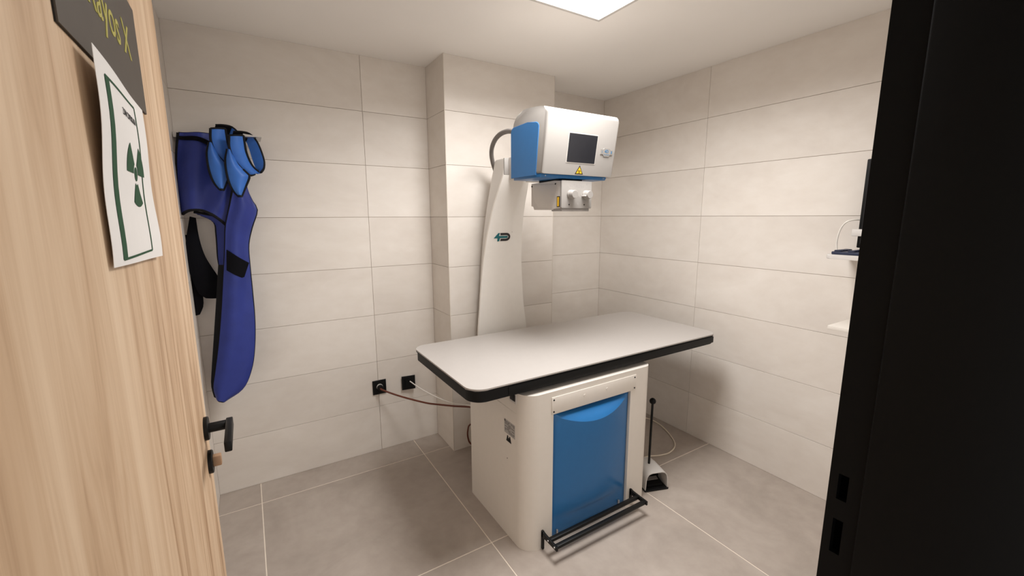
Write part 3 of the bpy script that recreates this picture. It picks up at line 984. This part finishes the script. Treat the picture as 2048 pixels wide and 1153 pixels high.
obj('hood_dark_block', prism([pw(a, b, 0.009) for a, b in round_rect(0.008, W - 0.008, 0.085, 0.165, 0.004, 2)], (0, 0, 0.076)), M['black_plastic'], pedal, 40, 'black block added to darken the inside of the hood')  # added black filler, its colour stands in for the shade inside the hood
obj('treadle', prism([pw(0.022, 0.02, 0.012), pw(0.022, 0.10, 0.034), pw(0.022, 0.10, 0.046), pw(0.022, 0.02, 0.026)], pu * (W - 0.044), 0.002, 1), M['black_plastic'], pedal, 40, 'black treadle inside the hood')
obj('treadle_grip', prism([pw(0.035, 0.045, 0.034), pw(0.035, 0.066, 0.040), pw(0.035, 0.066, 0.0425), pw(0.035, 0.045, 0.0365)], pu * (W - 0.070)), M['hose'], pedal, 40)
b0 = Vector((-0.668, -1.158, 0.100))
t0 = Vector((-0.652, -1.148, 0.472))
rod = obj('rod', tube([b0, b0.lerp(t0, 0.5), t0], 0.0065, 12), M['black_metal'], pedal, 40, 'tall black rod')
obj('rod_knob', lathe([(0, -0.012), (0.010, -0.012), (0.016, -0.006), (0.018, 0.004), (0.015, 0.013), (0.008, 0.019), (0, 0.021)], t0 + Vector((0, 0, 0.006)), (0, 0, 1), 20), M['black_plastic'], pedal, 50)
obj('rear_boss', prism([pw(a, b, 0.009) for a, b in round_rect(0.02, 0.085, 0.17, 0.205, 0.01, 4)], (0, 0, 0.085), 0.004, 2), M['white_matt'], pedal, 40)
cb = catmull([tuple(pw(0.05, 0.20, 0.02)), (-0.62, -0.99, 0.006), (-0.484, -0.985, 0.004), (-0.395, -1.019, 0.004), (-0.312, -1.029, 0.004), (-0.208, -0.987, 0.004), (-0.127, -0.883, 0.004), (-0.066, -0.74, 0.004), (-0.075, -0.62, 0.004), (-0.20, -0.52, 0.004), (-0.55, -0.50, 0.004), (-0.76, -0.60, 0.004)], 6)
obj('cable', tube(cb, 0.0045, 8), M['beige_cable'], pedal, 60, 'thin beige cable looping over the floor')

# ------------------------------------------------------------------ wall sockets and their cables
def socket(x0, x1, z0, z1, y, label, tilt=0.0):
    s = thing('wall_socket', label, 'socket', ((x0 + x1) / 2, 0, z0), 'black wall sockets')
    dy = tilt
    pts = [(x0, -0.0002, z0), (x1, -0.0002 , z0), (x1, -0.0002, z1), (x0, -0.0002, z1)]
    bm = bmesh.new()
    bm_prism(bm, [(x0, -y, z0), (x1, -y - dy, z0), (x1, -y - dy, z1), (x0, -y, z1)], (0, -0.008, 0), 0.0012, 1)
    obj('plate', bm, M['black_plastic'], s, 40)
    if tilt:
        obj('back_box', box(x0 + 0.012, x1 - 0.010, -y - dy * 0.4, 0.0, z0 + 0.008, z1 - 0.006), M['grey_shell'], s)
        obj('outlet_insert', box(x0 + 0.018, x1 - 0.016, -y - dy - 0.0115, -y - 0.006, z0 + 0.018, z1 - 0.018, 0.001), M['black_plastic'], s)
    else:
        obj('outlet_well', lathe([(0.034, 0.0), (0.034, 0.0015), (0.030, 0.0015), (0.030, 0.0)], ((x0 + x1) / 2, -y - 0.008, (z0 + z1) / 2), (0, -1, 0), 28), M['black_plastic'], s, 40)
    return s
socket(-1.906, -1.822, 0.384, 0.476, 0.0003, 'black wall socket holding the brown cable plug')
socket(-1.722, -1.637, 0.380, 0.472, 0.010, 'black wall outlet pulled slightly off the wall with the white cable', 0.012)
pc = thing('power_cable', 'brown power cable with round plug running to the table', 'cable', (-1.862, -0.01, 0.43))
obj('plug', lathe([(0, 0.0), (0.0185, 0.0), (0.0185, 0.022), (0.014, 0.03), (0, 0.03)], (-1.864, -0.0085, 0.432), (0, -1, 0), 22), M['black_plastic'], pc, 40, 'black round plug')
obj('plug_ring', lathe([(0.0, 0.001), (0.0195, 0.001), (0.0195, 0.010), (0, 0.010)], (-1.864, -0.0085, 0.434), (0, -1, 0), 22), M['white_matt'], pc, 40, 'white collar of the plug')
obj('lead', tube(catmull([(-1.864, -0.034, 0.432), (-1.858, -0.055, 0.427), (-1.769, -0.12, 0.389), (-1.650, -0.24, 0.363), (-1.588, -0.33, 0.370), (-1.528, -0.42, 0.381), (-1.471, -0.52, 0.400), (-1.44, -0.60, 0.41), (-1.42, -0.7115, 0.41)], 6), 0.0055, 10), M['brown_cable'], pc, 60)
wc = obj('data_cable', tube(catmull([(-1.674, -0.0345, 0.438), (-1.668, -0.046, 0.434), (-1.646, -0.065, 0.414), (-1.605, -0.12, 0.385), (-1.551, -0.24, 0.366), (-1.517, -0.38, 0.379), (-1.471, -0.52, 0.409), (-1.44, -0.62, 0.42), (-1.42, -0.7115, 0.43)], 6), 0.0036, 8), M['white_cable'], None, 60)
tag(wc, 'thin white cable hanging from the wall outlet to the table', 'cable')
lc = obj('loose_cable', tube(catmull([(-1.40, -0.7115, 0.33), (-1.43, -0.60, 0.31), (-1.466, -0.50, 0.282), (-1.481, -0.49, 0.240), (-1.479, -0.49, 0.188), (-1.462, -0.50, 0.151), (-1.42, -0.60, 0.13), (-1.39, -0.7115, 0.13)], 6), 0.005, 8), M['brown_cable'], None, 60)
tag(lc, 'brown cable loop sticking out behind the cabinet near the floor', 'cable')

# ------------------------------------------------------------------ lead apron, two thyroid collars and their rack
PAN = {
    'vest': (-0.1, [(-2.723, 1.888), (-2.739, 1.787), (-2.746, 1.675), (-2.746, 1.584), (-2.745, 1.52)], [(-2.502, 1.892), (-2.511, 1.78), (-2.528, 1.66), (-2.55, 1.559), (-2.58, 1.467)]) ,
    'front': (-0.16, [(-2.499, 1.751), (-2.534, 1.633), (-2.551, 1.562), (-2.57, 1.491), (-2.58, 1.444), (-2.591, 1.348), (-2.623, 1.105), (-2.654, 0.907), (-2.683, 0.758), (-2.7, 0.67), (-2.693, 0.611)], [(-2.482, 1.752), (-2.48, 1.646), (-2.462, 1.582), (-2.445, 1.536), (-2.474, 1.454), (-2.497, 1.368), (-2.501, 1.269), (-2.502, 1.118), (-2.505, 0.989), (-2.517, 0.859), (-2.54, 0.743), (-2.586, 0.645), (-2.666, 0.596)]) ,
    'inner': (-0.125, [(-2.702, 1.529), (-2.629, 1.487), (-2.622, 1.42), (-2.626, 1.298), (-2.618, 1.209)], [(-2.599, 1.505), (-2.582, 1.455), (-2.593, 1.346), (-2.604, 1.248), (-2.61, 1.203)]) ,
    'lining': (-0.14, [(-2.629, 1.275), (-2.654, 1.104), (-2.684, 0.905), (-2.707, 0.754), (-2.717, 0.673), (-2.711, 0.61)], [(-2.591, 1.273), (-2.616, 1.101), (-2.645, 0.901), (-2.676, 0.75), (-2.693, 0.67), (-2.691, 0.603)]) ,
    'strapA': (-0.06, [(-2.723, 1.508), (-2.747, 1.397), (-2.756, 1.312), (-2.752, 1.251), (-2.739, 1.188), (-2.725, 1.132), (-2.699, 1.104)], [(-2.699, 1.501), (-2.695, 1.407), (-2.681, 1.321), (-2.657, 1.257), (-2.637, 1.205), (-2.642, 1.142), (-2.65, 1.099)]) ,
    'strapB': (-0.05, [(-2.759, 1.42), (-2.76, 1.3), (-2.758, 1.201), (-2.757, 1.101), (-2.753, 1.019)], [(-2.735, 1.42), (-2.734, 1.286), (-2.723, 1.198), (-2.712, 1.122), (-2.714, 1.066), (-2.733, 1.022)]) ,
    'patch': (-0.172, [(-2.587, 1.349), (-2.596, 1.25)], [(-2.5, 1.28), (-2.529, 1.203)]) ,
    'topband': (-0.108, [(-2.72, 1.872), (-2.652, 1.871), (-2.583, 1.845)], [(-2.722, 1.856), (-2.654, 1.851), (-2.585, 1.822)]) ,
    'bib': (-0.26, [(-2.537, 1.809), (-2.549, 1.76), (-2.55, 1.705), (-2.543, 1.656), (-2.531, 1.623), (-2.514, 1.599)], [(-2.524, 1.805), (-2.502, 1.745), (-2.474, 1.709), (-2.462, 1.691), (-2.48, 1.647), (-2.502, 1.599)]) ,
    'band': (-0.25, [(-2.525, 1.868), (-2.529, 1.815), (-2.516, 1.765), (-2.483, 1.718), (-2.459, 1.699), (-2.438, 1.707)], [(-2.469, 1.875), (-2.468, 1.844), (-2.464, 1.798), (-2.447, 1.747), (-2.421, 1.719), (-2.413, 1.717)]) ,
    'back': (-0.19, [(-2.513, 1.889), (-2.482, 1.881), (-2.458, 1.865), (-2.447, 1.829), (-2.44, 1.786), (-2.43, 1.74), (-2.419, 1.724), (-2.421, 1.716)], [(-2.508, 1.901), (-2.476, 1.904), (-2.443, 1.898), (-2.419, 1.87), (-2.404, 1.828), (-2.394, 1.773), (-2.399, 1.735), (-2.412, 1.716)]) ,
}

def resample(pts, n):
    P = catmull([Vector((p[0], 0, p[1])) for p in pts], 6)
    L = [0.0]
    for a, b in zip(P, P[1:]):
        L.append(L[-1] + (b - a).length)
    out = []
    for i in range(n + 1):
        s = L[-1] * i / n
        k = 0
        while k < len(L) - 2 and L[k + 1] < s:
            k += 1
        t = (s - L[k]) / max(L[k + 1] - L[k], 1e-9)
        q = P[k].lerp(P[k + 1], min(1, max(0, t)))
        out.append((q.x, q.z))
    return out

def cloth(key, depth, nu=12, nv=28, thick=0.005, bow=0.0):
    """surface between two edge lines; depth(u, v) -> y.  returns bmesh and the outline"""
    y0, l, r = PAN[key]
    Lp, Rp = resample(l, nv), resample(r, nv)
    bm = bmesh.new()
    g = []
    for j in range(nv + 1):
        row = []
        for i in range(nu + 1):
            u, v = i / nu, j / nv
            x = Lp[j][0] + (Rp[j][0] - Lp[j][0]) * u
            z = Lp[j][1] + (Rp[j][1] - Lp[j][1]) * u
            z += bow * 4 * u * (1 - u) * v ** 3
            row.append(bm.verts.new((x, depth(u, v), z)))
        g.append(row)
    for j in range(nv):
        for i in range(nu):
            bm.faces.new((g[j][i], g[j + 1][i], g[j + 1][i + 1], g[j][i + 1]))
    left = [g[j][0].co.copy() for j in range(nv + 1)]
    right = [g[j][nu].co.copy() for j in range(nv + 1)]
    topl = [q.co.copy() for q in g[0]]
    botl = [q.co.copy() for q in g[nv]]
    bmesh.ops.recalc_face_normals(bm, faces=bm.faces)
    bm.normal_update()
    bmesh.ops.solidify(bm, geom=bm.faces[:], thickness=thick)
    return bm, left, right, topl, botl

apron = thing('lead_apron', 'dark blue lead apron with black binding hanging on the wall rack', 'apron', (-2.58, -0.11, 0.59))
def wave(u, v, a, f, p):
    return a * math.sin(f * u * PI + p + 1.7 * v)
def vest_y(u, v):
    y = -0.095 - 0.030 * v - 0.055 * math.sin(PI * min(1, u * 1.05)) * (0.35 + 0.65 * v) + wave(u, v, 0.012, 3.6, 0.6) + 0.03 * (1 - u) * v
    y += 0.010 * math.sin(7.5 * u + 5.0 * v) * v * (1 - 0.5 * v)
    return y
bm, l, r, t, b = cloth('vest', vest_y, 26, 24, 0.006, 0.042)
vest = obj('vest', bm, M['apron_blue'], apron, 60)
obj('vest_binding', tube(l, 0.0075, 8), M['black_binding'], vest, 60)
obj('vest_hem', tube(b, 0.0075, 8), M['black_binding'], vest, 60)
obj('vest_top_edge', tube(t, 0.004, 8), M['black_binding'], vest, 60)
bm, l, r, t, b = cloth('topband', lambda u, v: vest_y(0.62 * v, 0.07) - 0.020, 4, 14, 0.005)
obj('hook_strip', bm, M['black_velcro'], vest, 60, 'black hook-and-loop strip')
bm, l, r, t, b = cloth('front', lambda u, v: -0.165 - 0.030 * math.sin(PI * u) * (0.4 + 0.6 * v) + wave(u, v * 2.0, 0.006, 2.6, 0.2) + 0.03 * u * (1 - v) + 0.006 * math.sin(21 * v + 3 * u) * math.sin(PI * u) * (1 - v), 18, 56, 0.007)
fp = obj('front_panel', bm, M['apron_blue'], apron, 60)
obj('front_binding', tube(l + b + list(reversed(r)), 0.0068, 8), M['black_binding'], fp, 60)
bm, l, r, t, b = cloth('inner', lambda u, v: -0.085 - 0.022 * u, 8, 24, 0.006)
ip = obj('inner_panel', bm, M['apron_blue'], apron, 60)
obj('inner_binding', tube(t + l[1:], 0.0070, 8), M['black_binding'], ip, 60)
bm, l, r, t, b = cloth('lining', lambda u, v: -0.135 - 0.02 * u, 5, 24, 0.005)
obj('lining', bm, M['black_binding'], apron, 60, 'black lining of the apron')
bm, l, r, t, b = cloth('strapA', lambda u, v: -0.062 - 0.02 * math.sin(PI * v) - 0.008 * math.sin(PI * u), 8, 24, 0.006)
obj('waist_strap', bm, M['black_velcro'], apron, 60, 'wide black waist strap')
bm, l, r, t, b = cloth('strapB', lambda u, v: -0.045 - 0.008 * math.sin(PI * u), 6, 20, 0.006)
obj('waist_strap', bm, M['black_velcro'], apron, 60, 'wide black waist strap')
bm, l, r, t, b = cloth('patch', lambda u, v: -0.178 - 0.028 * math.sin(PI * u) * 0.75 + 0.008 * u, 10, 6, 0.004)
obj('strap_tab', bm, M['black_velcro'], fp, 60, 'black strap tab across the front')

def collar(name, label, off):
    c = thing(name, label, 'thyroid collar', (-2.48 + off[0], -0.24 + off[1], 1.60 + off[2]), 'thyroid collars hung over the apron')
    def mv(bm):
        bmesh.ops.translate(bm, verts=bm.verts, vec=Vector(off))
        return bm
    def mp(pts):
        return [p + Vector(off) for p in pts]
    bm, l, r, t, b = cloth('bib', lambda u, v: -0.250 - 0.022 * math.sin(PI * u) - 0.012 * v, 10, 20, 0.006)
    bib = obj('bib', mv(bm), M['collar_blue'], c, 60)
    obj('bib_binding', tube(mp(l + b + list(reversed(r[8:]))), 0.0055, 8), M['black_binding'], bib, 60)
    bm, l, r, t, b = cloth('band', lambda u, v: -0.262 + 0.02 * u + 0.055 * v * v - 0.012 * math.sin(PI * u), 8, 24, 0.006)
    nb = obj('neck_band', mv(bm), M['collar_blue'], c, 60)
    obj('band_binding', tube(mp(l), 0.0055, 8), M['black_binding'], nb, 60)
    obj('band_binding', tube(mp(r), 0.0055, 8), M['black_binding'], nb, 60)
    obj('band_binding', tube(mp(t), 0.0040, 8), M['black_binding'], nb, 60)
    bm, l, r, t, b = cloth('back', lambda u, v: -0.135 - 0.02 * u - 0.05 * v ** 3, 8, 24, 0.006)
    bb = obj('back_band', mv(bm), M['collar_blue'], c, 60)
    obj('back_binding', tube(mp(r), 0.0058, 8), M['black_binding'], bb, 60)
    obj('closure', mv(cloth('closure', lambda u, v: -0.142 - 0.02 * u, 4, 14, 0.006)[0]), M['black_velcro'], bb, 60, 'black hook-and-loop closure')
    return c
PAN['closure'] = (-0.19, [PAN['back'][1][0], PAN['back'][1][1], PAN['back'][1][2]], [PAN['back'][2][0], PAN['back'][2][1], PAN['back'][2][2]])
collar('thyroid_collar', 'lighter blue thyroid collar nearest the tip of the rail', (0, 0, 0))
collar('thyroid_collar', 'lighter blue thyroid collar half hidden behind the other collar', (-0.068, 0.034, 0.029))

rack = thing('apron_rack', 'steel wall rail on which the apron hangs', 'rack', (-2.6, -0.02, 1.88))
obj('rail_bar', box(-2.748, -2.47, -0.060, -0.045, 1.872, 1.896, 0.001), M['steel'], rack)
obj('rail_tip', prism([(-2.47, -0.20, 1.8905), (-2.395, -0.20, 1.8825), (-2.395, -0.20, 1.8805), (-2.47, -0.20, 1.8775)], (0, 0.155, 0)), M['steel'], rack)
for x in (-2.735, -2.48):
    obj('rail_foot', box(x - 0.010, x + 0.010, -0.05, 0.0, 1.874, 1.894), M['steel'], rack)
obj('lower_bar', box(-2.748, -2.60, -0.020, 0.0, 1.800, 1.812, 0.001), M['steel'], rack)

# ------------------------------------------------------------------ workstation on the right wall, mostly hidden by the door frame
mon = thing('monitor', 'flat black monitor on the right wall beside the door frame', 'monitor', (-0.10, -2.06, 1.55))
obj('housing', box(-0.130, -0.095, -2.30, -1.810, 1.356, 1.748, 0.004), M['black_plastic'], mon, 40)
obj('display', box(-0.1315, -0.1295, -2.288, -1.823, 1.372, 1.736), M['screen'], mon)
obj('wall_mount', box(-0.096, -0.0003, -2.12, -2.00, 1.50, 1.60, 0.003), M['black_plastic'], mon, 40)
obj('clip', box(-0.150, -0.128, -1.86, -1.793, 1.409, 1.440, 0.002), M['white_matt'], mon, 40, 'white clip on the monitor')
tr_ = thing('wall_tray', 'small white tray on the right wall below the monitor', 'tray', (-0.12, -1.95, 1.305))
bm = prism([(x, y, 1.306) for x, y in round_rect(-0.24, -0.004, -2.28, -1.735, 0.02, 5, (0, 1, 1, 0))], (0, 0, 0.020), 0.003, 2)
obj('tray_board', bm, M['white_matt'], tr_, 40)
obj('tray_bracket', box(-0.12, -0.0003, -2.02, -1.98, 1.26, 1.306), M['white_matt'], tr_)
kb = thing('keyboard', 'dark navy keyboard lying on the white tray', 'keyboard', (-0.14, -2.0, 1.327))
obj('key_bed', box(-0.225, -0.09, -2.26, -1.752, 1.3265, 1.340, 0.003), M['navy'], kb, 40)
for i in range(4):
    for j in range(9):
        obj('key', box(-0.218 + 0.031 * i, -0.192 + 0.031 * i, -1.786 - 0.052 * j, -1.760 - 0.052 * j, 1.3395, 1.3465, 0.002, 1), M['navy'], kb, 40)
ac = obj('monitor_cable', tube(catmull([(-0.085, -1.84, 1.47), (-0.10, -1.803, 1.482), (-0.13, -1.770, 1.477), (-0.13, -1.748, 1.455), (-0.13, -1.736, 1.420), (-0.13, -1.732, 1.372), (-0.13, -1.738, 1.335), (-0.13, -1.741, 1.3265)], 6), 0.0035, 8), M['white_cable'], None, 60)
tag(ac, 'thin white cable arching from the monitor to the tray', 'cable')
sh = thing('wall_shelf', 'plain white shelf board low on the right wall', 'shelf', (-0.12, -2.03, 0.98))
obj('shelf_board', box(-0.247, -0.0003, -2.30, -1.781, 0.982, 1.000, 0.0015), M['white_paint'], sh, 40)
for y in (-2.20, -1.90):
    obj('shelf_bracket', prism([(-0.0003, y, 0.982), (-0.10, y, 0.982), (-0.0003, y, 0.93)], (0, 0.015, 0)), M['white_matt'], sh)
